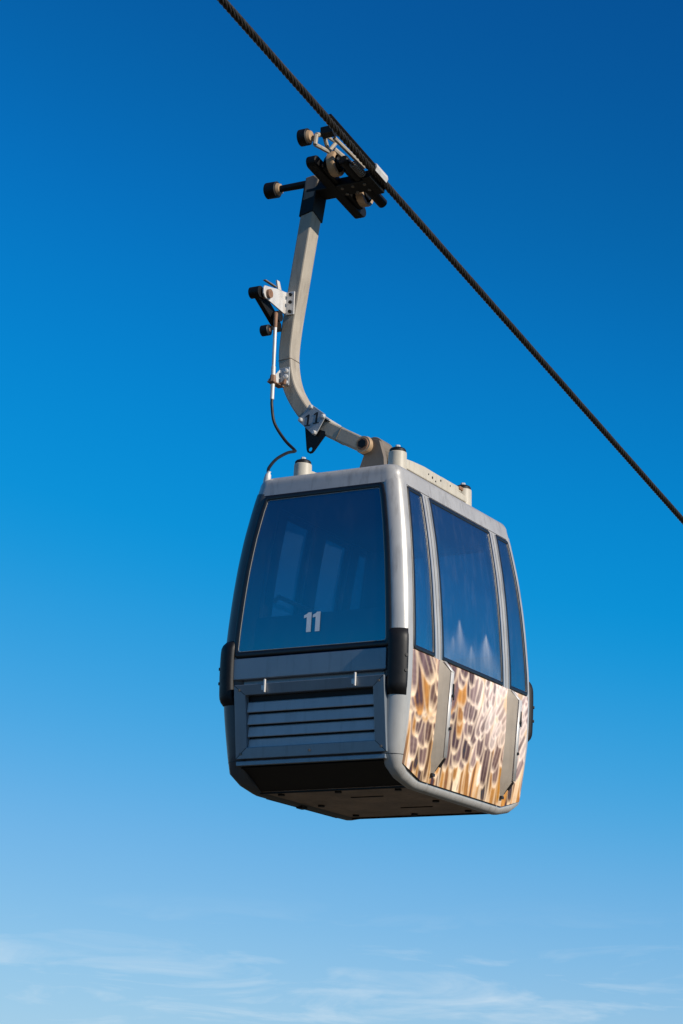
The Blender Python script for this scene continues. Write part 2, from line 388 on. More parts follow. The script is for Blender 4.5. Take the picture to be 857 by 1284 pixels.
# vent box
x0, x1, z0, z1 = -.560, .586, .176, .668
i0, i1, j0, j1 = -.475, .500, .252, .598
YB = -.92
def YF(z): return -1.046+(z1-z)/(z1-z0)*.066
vf = build('vent_frame', *(lambda q: (q.v, q.f))(MB()
    .add([(x0, YF(z0), z0), (x1, YF(z0), z0), (x1, YF(z1), z1), (x0, YF(z1), z1), (i0, YF(j0)+.004, j0), (i1, YF(j0)+.004, j0), (i1, YF(j1)+.004, j1), (i0, YF(j1)+.004, j1),
          (x0, YB, z0), (x1, YB, z0), (x1, YB, z1), (x0, YB, z1), (i0, YF(j0)+.05, j0), (i1, YF(j0)+.05, j0), (i1, YF(j1)+.05, j1), (i0, YF(j1)+.05, j1)],
         [(0, 1, 5, 4), (1, 2, 6, 5), (2, 3, 7, 6), (3, 0, 4, 7), (1, 0, 8, 9), (2, 1, 9, 10), (3, 2, 10, 11), (0, 3, 11, 8),
          (4, 5, 13, 12), (5, 6, 14, 13), (6, 7, 15, 14), (7, 4, 12, 15)])), FRONT, cab, smooth=False)
bev(vf, .004, 2); front_parts.append(vf)
MB().add([(i0-.01, YF(j0-.01)+.049, j0-.01), (i1+.01, YF(j0-.01)+.049, j0-.01), (i1+.01, YF(j1+.01)+.049, j1+.01), (i0-.01, YF(j1+.01)+.049, j1+.01)], [(0, 1, 2, 3)]).out('backing', UNDERB, vf)
pz = (j1-j0)/4.25
for k in range(4):
    zb = j0-.012+k*pz; y_ = YF(zb)
    s = MB().prism([(y_+.022, zb), (y_+.017, zb+.004), (y_+.026, zb+pz-.016), (y_+.046, zb+pz-.004), (y_+.047, zb+pz-.009), (y_+.034, zb+pz-.022)],
                   lambda a, b, d: (d, a, b), i0+.003, i1-.003).out('slat', SLAT, vf)
for (ax_, az_, bx_, bz_) in ((x0, z0, i0, j0), (x1, z0, i1, j0), (x1, z1, i1, j1), (x0, z1, i0, j1)):
    d = Vector((bx_-ax_, 0, bz_-az_)); nn = Vector((-d.z, 0, d.x)).normalized()*.0018
    a, b = Vector((ax_, YF(az_)-.0008, az_)), Vector((bx_, YF(bz_)+.0032, bz_)); dd = (b-a)*.04
    MB().add([a+dd-nn, b-dd-nn, b-dd+nn, a+dd+nn], [(0, 1, 2, 3)]).out('mitre_joint', UNDERB, vf)
for vx, vz in ((x0+.04, z0+.035), (x1-.04, z0+.035), (x0+.04, z1-.035), (x1-.04, z1-.035), (.01, z0+.035)):
    MB().cyl((vx, YF(vz)-.004, vz), (vx, YF(vz)+.004, vz), .0085, n=10).out('screw', SADDLE, vf)
for hx in (-.315, .375):
    h = MB().box((hx-.006, YF(.65)-.014, .605), (hx+.006, YF(.65)+.002, .695)).box((hx-.028, YF(.64)-.006, .62), (hx-.004, YF(.64)+.002, .655)).out('hinge', GALV, vf, .003)
MB().box((-.56, -.975, .132), (.575, -.945, .162)).out('sill_strip', FRONT, lw, .004)
# small painted digits of the window
def digit_one(ox, oz, h, wd, y, slabserif=False):
    if slabserif: return [(ox-wd*.5, oz), (ox+wd*.5, oz), (ox+wd*.5, oz+h*.1), (ox+wd*.17, oz+h*.1), (ox+wd*.17, oz+h), (ox-wd*.08, oz+h), (ox-wd*.5, oz+h*.86), (ox-wd*.5, oz+h*.75), (ox-wd*.17, oz+h*.82), (ox-wd*.17, oz+h*.1), (ox-wd*.5, oz+h*.1)]
    return [(ox-wd*.12, oz), (ox+wd*.5, oz), (ox+wd*.5, oz+h), (ox+wd*.02, oz+h), (ox-wd*.12, oz+h*.93), (ox-wd*.5, oz+h*.86), (ox-wd*.5, oz+h*.72), (ox-wd*.12, oz+h*.76)]
def decal(poly, fn, m, name, parent):
    nq = len(poly); v = [fn(a, b) for a, b in poly]
    return build(name, v, [tuple(range(nq))], m, parent, smooth=False)
for dx in (-.034, .034):
    decal(digit_one(dx, 1.005, .135, .058, 0), lambda a, b: front(a, b, .0035), WHITE, 'digit', fwin)
front_parts.append(MB().prism([(-.935, .125), (-.915, .145), (-.62, .045), (-.62, .012), (-.66, .004)], lambda a, b, d: (d, a, b), -.615, .615).out('bottom_chamfer', UNDERB, cab, .006))
for o in list(front_parts): dup(o, cab, ROT)

# ---- corner bumpers
def bumper():
    v = []; f = []; nz = 18; na = 12; z0, z1 = .545, .985
    for k in range(nz+1):
        t = k/nz; z = z0+(z1-z0)*t; e = min(1, math.sin(math.pi*min(max(t, .0), 1))*2.6)**.5 if 0 < t < 1 else 0
        cx, cy = W(z)-RP, -(L(z)-RP)
        for i in range(na+1):
            a = R(-106+(80*i/na)); s = math.sin(math.pi*i/na)**.22 if 0 < i < na else 0
            r = RP+.003+.034*e*s
            v.append((cx+r*math.cos(a), cy+r*math.sin(a), z))
    n = na+1
    for k in range(nz):
        for i in range(na): f.append((k*n+i, k*n+i+1, (k+1)*n+i+1, (k+1)*n+i))
    for k in range(nz+1):
        pass
    return build('bumper', v, f, RUBBER, cab, sharp=80)
b0 = bumper()
for zb in (.70, .80):
    cx, cy = W(zb)-RP, -(L(zb)-RP); d = Vector((math.cos(R(-40)), math.sin(R(-40)), 0)); c = Vector((cx, cy, zb))
    MB().cyl(c+d*(RP+.03), c+d*(RP+.0385), .011, n=10).out('screw', INK, b0)
dup(b0, cab, MIRX); dup(b0, cab, ROT); dup(b0, cab, ROT @ MIRX)

# ---- feather print colours, painted on a fine grid of the flank
rng = random.Random(11); npr = np.random.RandomState(5)
NY, NZ = 440, 190
YY, ZZ = np.meshgrid(np.linspace(-1, 1, NY), np.linspace(0, .9, NZ))
def vnoise(fy, fz, seed):
    g = np.random.RandomState(seed).rand(64, 64); y = (YY*fy) % 63; z = (ZZ*fz) % 63
    iy, iz = y.astype(int), z.astype(int); ty, tz = y-iy, z-iz; ty = ty*ty*(3-2*ty); tz = tz*tz*(3-2*tz)
    g2 = lambda a, b: g[b % 64, a % 64]
    return (g2(iy, iz)*(1-ty)+g2(iy+1, iz)*ty)*(1-tz)+(g2(iy, iz+1)*(1-ty)+g2(iy+1, iz+1)*ty)*tz
CV = np.empty((NZ, NY, 3)); CREAMC = np.array((.80, .62, .44)); MAUVE = np.array((.215, .155, .145)); AMBER = np.array((.50, .25, .09)); DK = np.array((.055, .038, .032)); PINKW = np.array((.80, .67, .60)); GOLD = np.array((.66, .47, .30))
CV[:] = GOLD*.8
def feather(y0, z0, ang, ln, hw, cen, rim, dark=DK, rimw=.25, streak=.5, soft=.12):
    a = R(ang); dy, dz = math.sin(a), -math.cos(a)
    t = ((YY-y0)*dy+(ZZ-z0)*dz)/ln; s = ((YY-y0)*(-dz)+(ZZ-z0)*dy)/hw
    s = s+.15*np.sin(t*3+y0*20)
    p = np.clip(np.where(t > .62, np.sqrt(np.clip(1-((t-.62)/.38)**2, 0, 1)), .75+.4*t), .02, 1.02)
    e = 1-np.abs(s)/p                       # 1 at shaft, 0 at edge
    m = np.clip(e/soft, 0, 1)*np.clip((1-t)/.03, 0, 1)*np.clip((t+.02)/.05, 0, 1)
    m[(t < -.05) | (t > 1.02)] = 0
    if m.max() <= 0: return
    q = np.clip((e-rimw*.4)/rimw, 0, 1); q = q*np.clip((.97-t)/.12, 0, 1)
    barb = .5+.5*np.sin((t*ln*130-np.abs(s)*3)+6*N1)
    shaft = np.clip(1-np.abs(s)/.10, 0, 1)
    c = rim+(cen-rim)*q[..., None]
    c = c+(dark-c)*(q*streak*np.clip(.2+t*.8, 0, 1)*(.35+.65*N2)*(.6+.4*barb))[..., None]
    c = c+(rim-c)*(shaft*.5*(1-t*.4))[..., None]
    CV[:] = CV+(c-CV)*m[..., None]
N1 = vnoise(9, 14, 1); N2 = vnoise(16, 6, 2); N3 = vnoise(40, 6, 3)
ys = -1.08
while ys < 1.05:
    hw = rng.uniform(.030, .055); c = rng.choice([AMBER, DK*1.5, DK*1.3, GOLD, MAUVE*.6, AMBER*.7, CREAMC, DK*2])
    feather(ys, rng.uniform(.36, .50), rng.uniform(-7, 5), rng.uniform(.40, .60), hw, np.array(c), rng.choice([CREAMC, GOLD, AMBER, AMBER*.6]), DK, .5, rng.uniform(.3, .95), .3)
    ys += hw*rng.uniform(.8, 1.3)
for k in range(26):
    y = rng.uniform(-1, 1); feather(y, rng.uniform(.25, .42), rng.uniform(-14, 9), rng.uniform(.2, .34), rng.uniform(.03, .055), rng.choice([DK*1.4, AMBER, PINKW, DK*1.2, GOLD, AMBER*.7]), rng.choice([CREAMC, GOLD, AMBER]), DK, .4, rng.uniform(.2, .8), .3)
z = .31
while z < 1.06:
    y = -1.15
    while y < 1.15:
        b = min(1, max(0, (y+.20)/.62)); b = b*min(1, max(.1, (z-.25)/.38))
        ln = .34*(1-b)+.15*b; hw = .074*(1-b)+.036*b; ln *= rng.uniform(.75, 1.35); hw *= rng.uniform(.7, 1.25)
        yy = y+rng.uniform(-.7, .7)*hw; zz = z+rng.uniform(-1.3, 1.3)*.06
        tf = min(1, max(0, (z-.60)/.2))*min(1, max(0, (.02-y)/.3))
        cen = MAUVE*rng.uniform(.6, 1.4); rim = CREAMC*(1-b)+PINKW*b
        if rng.random() < .10*(1-b)+.14*tf: cen = AMBER*rng.uniform(.8, 1.2); rim = GOLD
        elif rng.random() < .45*b: cen = cen*.35+PINKW*.5
        if tf > .4 and rng.random() < .35: rim = AMBER*1.15
        if z < .42 and rng.random() < .45: y += hw*1.3; continue
        feather(yy, zz+ln*.5, -4-30*b+rng.uniform(-12, 12)+(25*tf if y < -.5 else -10*tf), ln*(1+.5*tf), hw*(1+.35*tf), cen, rim, MAUVE*.35, .32 if b < .5 else .5, rng.uniform(.35, .9), .3)
        y += hw*rng.uniform(1.2, 1.8)
    z += .095
N4 = vnoise(28, 3.2, 7); N5 = vnoise(3.5, 4, 9)
wash = np.clip((YY+.1)/.5, 0, 1)*np.clip((ZZ-.38)/.25, 0, 1)*(.05+.40*N5)
CV = CV+(PINKW-CV)*wash[..., None]*.6
CV *= (.84+.32*N4)[..., None]*(.88+.24*N3)[..., None]
for _ in range(4): CV[1:-1, 1:-1] = (CV[1:-1, 1:-1]*2+CV[:-2, 1:-1]+CV[2:, 1:-1]+CV[1:-1, :-2]+CV[1:-1, 2:])/6
CV = np.clip((CV-.30)*1.42+.325, .02, .93)
def print_at(y, z):
    i = min(NY-1, max(0, int(round((y+1)/2*(NY-1))))); k = min(NZ-1, max(0, int(round(z/.9*(NZ-1))))); return CV[k, i]
def bottom_z(y):
    a = abs(y); return .035 if a < .62 else .035+(a-.62)/(.90-.62)*.075
def flank_panel(name, y0, y1, flip):
    nu = max(2, int((y1-y0)/.006)); nz = 120; v = []; cs = []; f = []
    for k in range(nz+1):
        for i in range(nu+1):
            y = y0+(y1-y0)*i/nu; zb = bottom_z(y); z = zb+(.862-zb)*k/nz
            edge = min(i, nu-i, nz-k)
            v.append(side(y, z, .004 if edge > 0 else -.004)); cs.append((*print_at(-y if flip else y, z), 1))
    n = nu+1
    for k in range(nz):
        for i in range(nu): f.append((k*n+i, k*n+i+1, (k+1)*n+i+1, (k+1)*n+i))
    o = build(name, v, f, PRINT, cab, sharp=60)
    at = o.data.attributes.new('print', 'FLOAT_COLOR', 'POINT'); at.data.foreach_set('color', np.array(cs, dtype=np.float32).ravel())
    return o
# ---- flanks
MU = .53
def flank(right):
    made = []
    A = lambda o: made.append(o) or o
    for y0, y1 in ((-.895, -.497), (-.490, .568), (.575, .895)): A(flank_panel('feather_panel', y0, y1, False))
    elo = lambda z: -(L(z)-RP+.004); ehi = lambda z: L(z)-RP+.004
    A(slab('inner_wall', side, elo, ehi, .06, .86, -.012, -.04, SILVER, cab, nu=6, nz=10, inner=INNER))
    A(slab('header_panel', side, elo, ehi, 2.006, 2.02, -.004, -.04, SILVER, cab, nu=4, nz=2, inner=INNER))
    ms = [-MU, MU] + ([] if right else [0.0])
    for m in ms:
        hw = .058 if m else .085
        mo = A(slab('mullion', side, C(m-hw), C(m+hw), .86, 2.006, -.002, -.05, SILVER, cab, nu=2, nz=24, inner=INNER))
        for s in (-1, 1):
            slab('mullion_edge', side, C(m+s*(hw-.012)-.004), C(m+s*(hw-.012)+.004), .862, 2.004, .004, -.001, EDGE, mo, nu=1, nz=24)
        slab('seam', side, C(m-.0025), C(m+.0025), .862, 2.004, -.0012, -.0018, INK, mo, nu=1, nz=24)
    g0 = lambda z: -(L(z)-.112); g3 = lambda z: L(z)-.112
    spans = [(g0, C(-MU-.050), False), (C(MU+.050), g3, False)]
    spans += [(C(-MU+.050), C(MU-.050), True)] if right else [(C(-MU+.050), C(-.078), False), (C(.078), C(MU-.050), False)]
    for a, b, big in spans:
        wz0 = .862; wn = A(ring_frame('window', side, a, b, wz0, 2.012, .030, .006, -.02, GASKET, cab, rc=.025))
        p = slab('pane', side, (lambda a: lambda z: a(z)+.024)(a), (lambda b: lambda z: b(z)-.024)(b), wz0+.022, 1.992, .0, -.006, GLASS_S if big else GLASS_R, wn, nu=60 if big else 3, nz=90 if big else 24)
        if big:
            vs = np.array([v.co for v in p.data.vertices]); y, z = vs[:, 1], vs[:, 2]; st = np.zeros(len(y))
            for (py, pz_, sp, hh, am) in ((-.19, 1.205, .50, .28, .36), (.225, 1.185, .66, .28, .46), (-.02, 1.06, .6, .15, .30), (-.30, 1.07, .8, .16, .15)):  # pale fans widening downwards
                d = pz_-z; wv = np.maximum(.012, d*sp); q = np.exp(-((y-py)/wv)**2*1.5)*np.clip(d/.02, 0, 1)*np.clip(1-d/hh, 0, 1)**1.2
                st = np.maximum(st, q*am)
            st += .07*np.clip((1.12-z)/.24, 0, 1)  # paler towards the bottom of the pane
            at = p.data.attributes.new('pale_mark', 'FLOAT', 'POINT'); at.data.foreach_set('value', st.astype(np.float32))
    # guide fins below the mullions
    if True:
        for yf in (-.492, .572):
            poly = [(.862, .004), (.775, .082), (.205, .082), (.098, .012)]
            fv = [Vector((W(z_)+o_, yf, z_)) for z_, o_ in poly] + [Vector((W(z_)+o_, yf+.022, z_)) for z_, o_ in poly]
            fv += [Vector((W(.862)-.010, yf-.030, .862)), Vector((W(.775)-.010, yf-.045, .775)), Vector((W(.205)-.010, yf-.045, .205)), Vector((W(.098)-.010, yf-.025, .098))]
            fv += [Vector((W(z_)-.010, yf+.022, z_)) for z_, o_ in poly]
            fq = [(8, 9, 1, 0), (9, 10, 2, 1), (10, 11, 3, 2), (0, 1, 5, 4), (1, 2, 6, 5), (2, 3, 7, 6), (4, 5, 13, 12), (5, 6, 14, 13), (6, 7, 15, 14), (0, 4, 12, 8), (3, 11, 15, 7)]
            fin = A(MB().add(fv, fq).out('guide_fin', FIN, cab))
            ep = [(.852, .022), (.775, .084), (.205, .084)]
            cap = MB()
            for (za, oa), (zb, ob) in zip(ep[:-1], ep[1:]):
                cap.add([Vector((W(za)+oa, yf-.003, za)), Vector((W(za)+oa, yf+.040, za)), Vector((W(zb)+ob, yf+.040, zb)), Vector((W(zb)+ob, yf-.003, zb))], [(0, 1, 2, 3)])
            co = cap.out('fin_cap', GALV, fin); sm = co.modifiers.new('solid', 'SOLIDIFY'); sm.thickness = .004
            for zs in (.62, .40): MB().cyl((W(zs)+.080, yf+.033, zs), (W(zs)+.090, yf+.033, zs), .011, n=8).out('screw', INK, fin)
            MB().box((W(.59)+.084, yf+.030, .59), (W(.59)+.092, yf+.038, .70)).out('slot', INK, fin)
            MB().box((-.01, -.006, -.035), (.01, .006, .035), Matrix.Rotation(R(35), 3, 'Y'), (W(.17)+.066, yf+.012, .172)).out('stop', INK, fin)
            MB().box((W(.09)+.0, yf-.008, .083), (W(.09)+.022, yf+.03, .103)).out('stop', INK, fin)
    return made
flank(True)
for o in flank(False):
    o.matrix_local = ROT @ o.matrix_local if False else MIRX @ o.matrix_local
# ---- floor
fl = MB().box((-.60, -.655, 0), (.60, .655, .045)).out('floor', UNDER, cab, .006)
MB().box((-.62, -.90, .14), (.62, .90, .16)).out('floor_inside', INNER, cab)
for (xx, yy) in ((-.45, -.55), (-.45, .5), (.45, -.55), (.45, .5), (0, -.56), (0, .55), (-.45, 0), (.45, 0)):
    MB().cyl((xx, yy, -.012), (xx, yy, .002), .024, n=12).out('bolt', DARK, fl)
MB().box((-.05, -.30, -.006), (.20, -.285, .002)).out('cross_rib', DARK, fl, .003)
MB().box((.05, .24, -.006), (.30, .252, .002)).out('cross_rib', DARK, fl, .003)
for yy in (-.50, .02): MB().box((-.603, yy, -.022), (-.575, yy+.46, .004)).out('edge_rail', DARK, fl, .003)
MB().box((-.598, -.10, -.03), (-.55, -.02, .004)).out('drain', DARK, fl, .003)
for yy in (-.653, .63): MB().box((-.598, yy, -.010), (.598, yy+.022, .002)).out('edge_rail', DARK, fl, .003)

# ---- inside: two benches and handrails
for s in (-1, 1):
    st = MB().prism([(s*.955, .45), (s*.865, 1.17), (s*.835, 1.17), (s*.85, .60), (s*.42, .62), (s*.42, .50), (s*.88, .45)], lambda a, b, d: (d, a, b), -.58, .58).out('bench', SEAT, cab, .02)
for s in (-1,):
    MB().rings([(s*.60, -.52, 1.36), (s*.57, -.50, 1.40), (s*.57, .50, 1.40), (s*.60, .52, 1.36)], .016, 10).out('handrail', GALV, cab)

# ---- roof carrying frame on rubber mounts
PX0, PX1, PY = -.41, .35, .51
roof_frame = None
for x in (PX0, PX1):
    poly = [(-PY-.02, 2.238), (PY+.02, 2.238), (PY+.02, 2.275), (.25, 2.305), (.05, 2.325), (-.20, 2.328), (-.38, 2.318), (-PY, 2.305)]
    if roof_frame is None:
        roof_frame = MB().prism([(-.28, 2.205), (-.28, 2.28), (.28, 2.28), (.28, 2.205)], lambda a, b, d: (d, a, b), PX0+.052, PX1-.052).out('roof_frame', CREAM, cab, .008)
    MB().prism(poly, lambda a, b, d: (d, a, b), x-.052, x+.052).out('side_beam', CREAM, roof_frame, .008)
MB().box((PX1-.03, .12, 2.312), (PX1+.02, .44, 2.345), None).out('cover_plate', CREAM, roof_frame, .004)
MB().box((PX1-.04, .40, 2.325), (PX1+.03, .48, 2.352)).out('clip', RUST, roof_frame, .006)
for yy, rr_ in ((-.08, .009), (-.14, .006), (-.03, .006), (.05, .008), (.20, .006)):
    MB().cyl((PX1+.0505, yy, 2.278+.015*math.sin(yy*40)), (PX1+.0545, yy, 2.278+.015*math.sin(yy*40)), rr_, n=10).out('bolt_hole', INK, roof_frame)
for yy in (-.34, .34):
    MB().box((PX0+.052, yy-.05, 2.205), (PX1-.052, yy+.05, 2.285)).out('cross_beam', CREAM, roof_frame, .008)
post0 = MB().rings([(0, 0, 2.20), (0, 0, 2.215), (0, 0, 2.216), (0, 0, 2.345), (0, 0, 2.35)], [.078, .078, .066, .063, .058], 28).out('mount_post', CREAM, roof_frame)
cap0 = MB().rings([(0, 0, 2.348), (0, 0, 2.366), (0, 0, 2.376), (0, 0, 2.384)], [.058, .058, .050, .032], 24).out('cap', RUBBER, post0)
bolt0 = MB().cyl((0, 0, 2.38), (0, 0, 2.402), .020, .017, n=6).out('bolt', GALV, post0)
first = True
for x in (PX0, PX1):
    for y in (-PY, PY):
        if first: post0.location = (x, y, 0); first = False
        else: c = dup(post0, roof_frame); c.location = (x, y, 0)
MB().box((PX0+.06, -.44, 2.286), (PX0+.10, -.40, 2.30)).out('tag', RED, roof_frame)
# saddle holding the hanger pivot
HX, HZ = -.105, 2.555
sad = []
for k in range(9):
    t = k/8; sad.append((-.33+.20*t+.0*t, 2.19+.30*t**2.0))
sad += [(HX+.02-.10, HZ-.03), (HX+.02, HZ+.06), (HX+.10, HZ+.035), (.035, 2.46), (.06, 2.19)]
for yy in (-.135, .085):
    MB().prism(sad, lambda a, b, d: (a, d, b), yy, yy+.05).out('saddle_plate', SADDLE, roof_frame, .006)
MB().box((-.30, -.30, 2.19), (.07, .30, 2.25)).out('saddle_base', SADDLE, roof_frame, .006)
pv = MB().rings([(HX, -.20, HZ), (HX, -.165, HZ), (HX, -.163, HZ), (HX, .19, HZ)], [.060, .066, .05, .05], 28).out('pivot_pin', TAN, roof_frame)
MB().cyl((HX, -.214, HZ), (HX, -.198, HZ), .034, n=6).out('pin_nut', DARK, pv)
MB().rings([(HX, -.206, HZ), (HX, -.200, HZ)], [.045, .048], 24).out('washer', RUST, pv)
# cable inlet on the roof edge
MB().rings([(-.505, -.835, 2.10), (-.495, -.845, 2.16), (-.485, -.85, 2.19), (-.483, -.85, 2.20), (-.477, -.85, 2.215)], [.030, .026, .021, .014, .013], 16).out('cable_inlet', GALV, cab)

# ------------------------------------------------------------------ hanger arm
arm = empty('hanger_arm', (HX-.02, 0, HZ), 'weathered grey bent steel hanger arm above the cabin carrying a number 11 plate', 'hanger')
A0 = arm.location.copy()
def off(pts): return [Vector(p)-A0 for p in pts]
class MA(MB):
    def out(s, name, m, parent=None, bevel=0, sharp=35):
        if parent is None or parent == arm or True: s.v = [tuple(Vector(p)-A0) for p in s.v]
        return super().out(name, m, parent, bevel, sharp)
path = catmull([(-.716, 0, 4.76), (-.733, 0, 4.645), (-.802, 0, 4.164), (-.845, 0, 3.861), (-.884, 0, 3.569), (-.893, 0, 3.345), (-.845, 0, 3.125), (-.735, 0, 2.938), (-.628, 0, 2.832), (-.503, 0, 2.758), (-.353, 0, 2.678), (-.205, 0, 2.601), (-.13, 0, 2.562)], 6)
HT, HY = .054, .07
v = []; f = []
rc = .012
sec = []
for cx, cy, a0 in ((1, 1, 0), (-1, 1, 90), (-1, -1, 180), (1, -1, 270)):
    for k in range(3): a = R(a0+45*k); sec.append((cx*(HT-rc)+rc*math.cos(a), cy*(HY-rc)+rc*math.sin(a)))
ns = len(sec)
for i, p in enumerate(path):
    t = (path[min(i+1, len(path)-1)]-path[max(i-1, 0)]).normalized(); nx = Vector((t.z, 0, -t.x)) * -1
    taper = 1 if i < len(path)-12 else 1-.10*(i-len(path)+12)/12
    for a, b in sec: v.append(p+nx*a*taper+Vector((0, b*taper, 0))-A0)
for i in range(len(path)-1):
    for j in range(ns): f.append((i*ns+j, i*ns+(j+1) % ns, (i+1)*ns+(j+1) % ns, (i+1)*ns+j))
f.append(tuple(range(ns))); f.append(tuple(range((len(path)-1)*ns, len(path)*ns)))
tubeo = build('arm_tube', v, f, ARM, arm, sharp=14)
import bmesh
bm = bmesh.new(); bm.from_mesh(tubeo.data); bmesh.ops.recalc_face_normals(bm, faces=bm.faces); bm.to_mesh(tubeo.data); bm.free()
MA().rings([(HX, -.082, HZ), (HX, .082, HZ)], .085, 28).out('pivot_hub', SADDLE, arm, .006)
# head block and guide roller at the top
MA().prism([(-.79, 4.60), (-.69, 4.62), (-.655, 4.76), (-.70, 4.80), (-.77, 4.79)], lambda a, b, d: (a, d, b), -.078, .078).out('head_block', SADDLE, arm, .008)
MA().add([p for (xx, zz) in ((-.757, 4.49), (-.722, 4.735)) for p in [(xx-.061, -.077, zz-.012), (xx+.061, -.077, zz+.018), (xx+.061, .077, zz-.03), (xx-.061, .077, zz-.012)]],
         [(0, 1, 2, 3), (4, 5, 6, 7), (0, 1, 5, 4), (1, 2, 6, 5), (2, 3, 7, 6), (3, 0, 4, 7)]).out('shade_collar', DARK, arm, .004)  # added black sleeve, deepens the grip's shadow at the arm top
MA().cyl((-.74, 0, 4.772), (-1.09, 0, 4.775), .030, .026, 18).out('guide_shaft', DARK, arm)
gr = MA().rings([(-1.06, 0, 4.775), (-1.065, 0, 4.775), (-1.155, 0, 4.778), (-1.165, 0, 4.778)], [.05, .064, .064, .05], 24).out('guide_roller', DARK, arm)
MA().rings([(-1.035, 0, 4.775), (-1.058, 0, 4.775)], [.040, .050], 24).out('roller_face', TAN, gr)
for i_ in (30, 58):
    p_ = path[i_]; t_ = (path[i_+1]-path[i_-1]).normalized(); nx_ = Vector((-t_.z, 0, t_.x))
    wp = [p_+nx_*a*1.01+Vector((0, b*1.01, 0)) for a, b in sec]
    MA().rings(wp, .0035, 6, closed=True).out('weld_bead', SADDLE, tubeo)
# upper bracket
FX = -.895
ub = MA().box((-.905, -.082, 3.69), (-.822, -.072, 3.875)).out('upper_bracket', GALV, arm, .003)
webp = [(-.075, 3.875), (-.075, 3.70), (-.10, 3.70), (-.375, 3.735), (-.40, 3.76), (-.40, 3.80), (-.385, 3.825), (-.185, 3.862)]
MA().prism(webp, lambda a, b, d: (d, a, b), FX-.012, FX).out('web', GALV, ub, .002)
MA().prism([(-.15, 3.86), (-.20, 3.86), (-.225, 3.925), (-.185, 3.925)], lambda a, b, d: (d, a, b), FX-.012, FX+.002).out('ear', GALV, ub, .002)
MA().box((FX-.03, -.37, 3.872), (FX-.006, -.205, 3.880), None).out('strut', SADDLE, ub, .002)
for zb in (3.85, 3.79, 3.715): MA().cyl((-.855, -.082, zb), (-.855, -.094, zb), .014, n=6).out('bolt', DARK, ub)
MA().cyl((FX-.06, -.335, 3.775), (FX+.022, -.335, 3.775), .034, n=20).out('pivot_bolt', RUST, ub)
# lever, roller, rod
LX = -.955
lev = MA().prism([(-.42, 3.80), (-.43, 3.745), (-.10, 3.565), (-.055, 3.575), (-.06, 3.63), (-.15, 3.70), (-.37, 3.82)], lambda a, b, d: (d, a, b), LX-.02, LX+.02).out('lever', DARK, arm, .006)
MA().cyl((LX-.05, -.40, 3.775), (LX+.035, -.40, 3.775), .044, n=22).out('lever_hub', DARK, lev)
MA().cyl((LX+.0, -.17, 3.655), (LX+.07, -.17, 3.655), .042, n=18).out('lever_joint', DARK, lev)
MA().rings([(LX-.045, -.235, 3.53), (LX-.04, -.235, 3.53), (LX+.02, -.235, 3.53), (LX+.025, -.235, 3.53)], [.034, .042, .042, .034], 24).out('lever_roller', RUBBER, lev)
MA().cyl((LX, -.235, 3.53), (LX, -.12, 3.60), .018, n=10).out('roller_link', DARK, lev)
MA().cyl((LX+.02, -.235, 3.53), (LX+.030, -.235, 3.53), .016, n=12).out('roller_axle', RUST, lev)
RX, RY = -.890, -.225
MA().rings([(RX-.012, RY+.02, 3.665), (RX, RY, 3.62), (RX, RY, 3.545)], [.017, .016, .0145], 14).out('rod_end', RUST, arm)
rod = MA().rings([(RX, RY, 3.56), (RX, RY, 3.24), (RX, RY, 3.238), (RX, RY, 3.10), (RX, RY, 3.06), (RX, RY, 2.985), (RX, RY, 2.98)], [.0135, .0135, .017, .017, .015, .015, .011], 14).out('pull_rod', GALV, arm)
# lower bracket
lb = MA().box((-.925, -.084, 3.13), (-.838, -.073, 3.275)).out('lower_bracket', PLATE, arm, .003)
MA().prism([(-.075, 3.27), (-.075, 3.135), (-.24, 3.12), (-.24, 3.14), (-.15, 3.20)], lambda a, b, d: (d, a, b), -.925, -.917).out('web', GALV, lb, .002)
for zb in (3.245, 3.20, 3.155): MA().rings([(-.862, -.084, zb), (-.862, -.098, zb), (-.862, -.103, zb)], [.018, .018, .010], 12).out('bolt', GALV, lb)
MA().box((-.918, -.262, 3.109), (-.862, -.10, 3.117)).out('clamp_plate', RUST, lb, .002)
MA().prism([(-.90, 3.12), (-.835, 3.12), (-.825, 3.155), (-.835, 3.155), (-.85, 3.135), (-.90, 3.132)], lambda a, b, d: (a, d, b), -.16, -.13).out('clamp_hook', RUST, lb, .002)
MA().rings([(RX, RY, 3.10), (RX, RY, 3.105), (RX, RY, 3.125), (RX, RY, 3.17), (RX, RY, 3.172)], [.014, .026, .026, .021, .016], 8).out('clamp_nut', RUST, lb)
# control cable looping down to the cabin roof
cc = catmull([(RX, RY, 2.99), (RX+.002, RY, 2.93), (-.868, -.21, 2.80), (-.79, -.185, 2.67), (-.705, -.185, 2.585), (-.675, -.23, 2.555), (-.655, -.36, 2.505), (-.62, -.56, 2.40), (-.565, -.74, 2.285), (-.52, -.83, 2.225), (-.503, -.85, 2.205)], 8)
MA().rings(cc, .0115, 10).out('control_cable', RUBBER, arm)
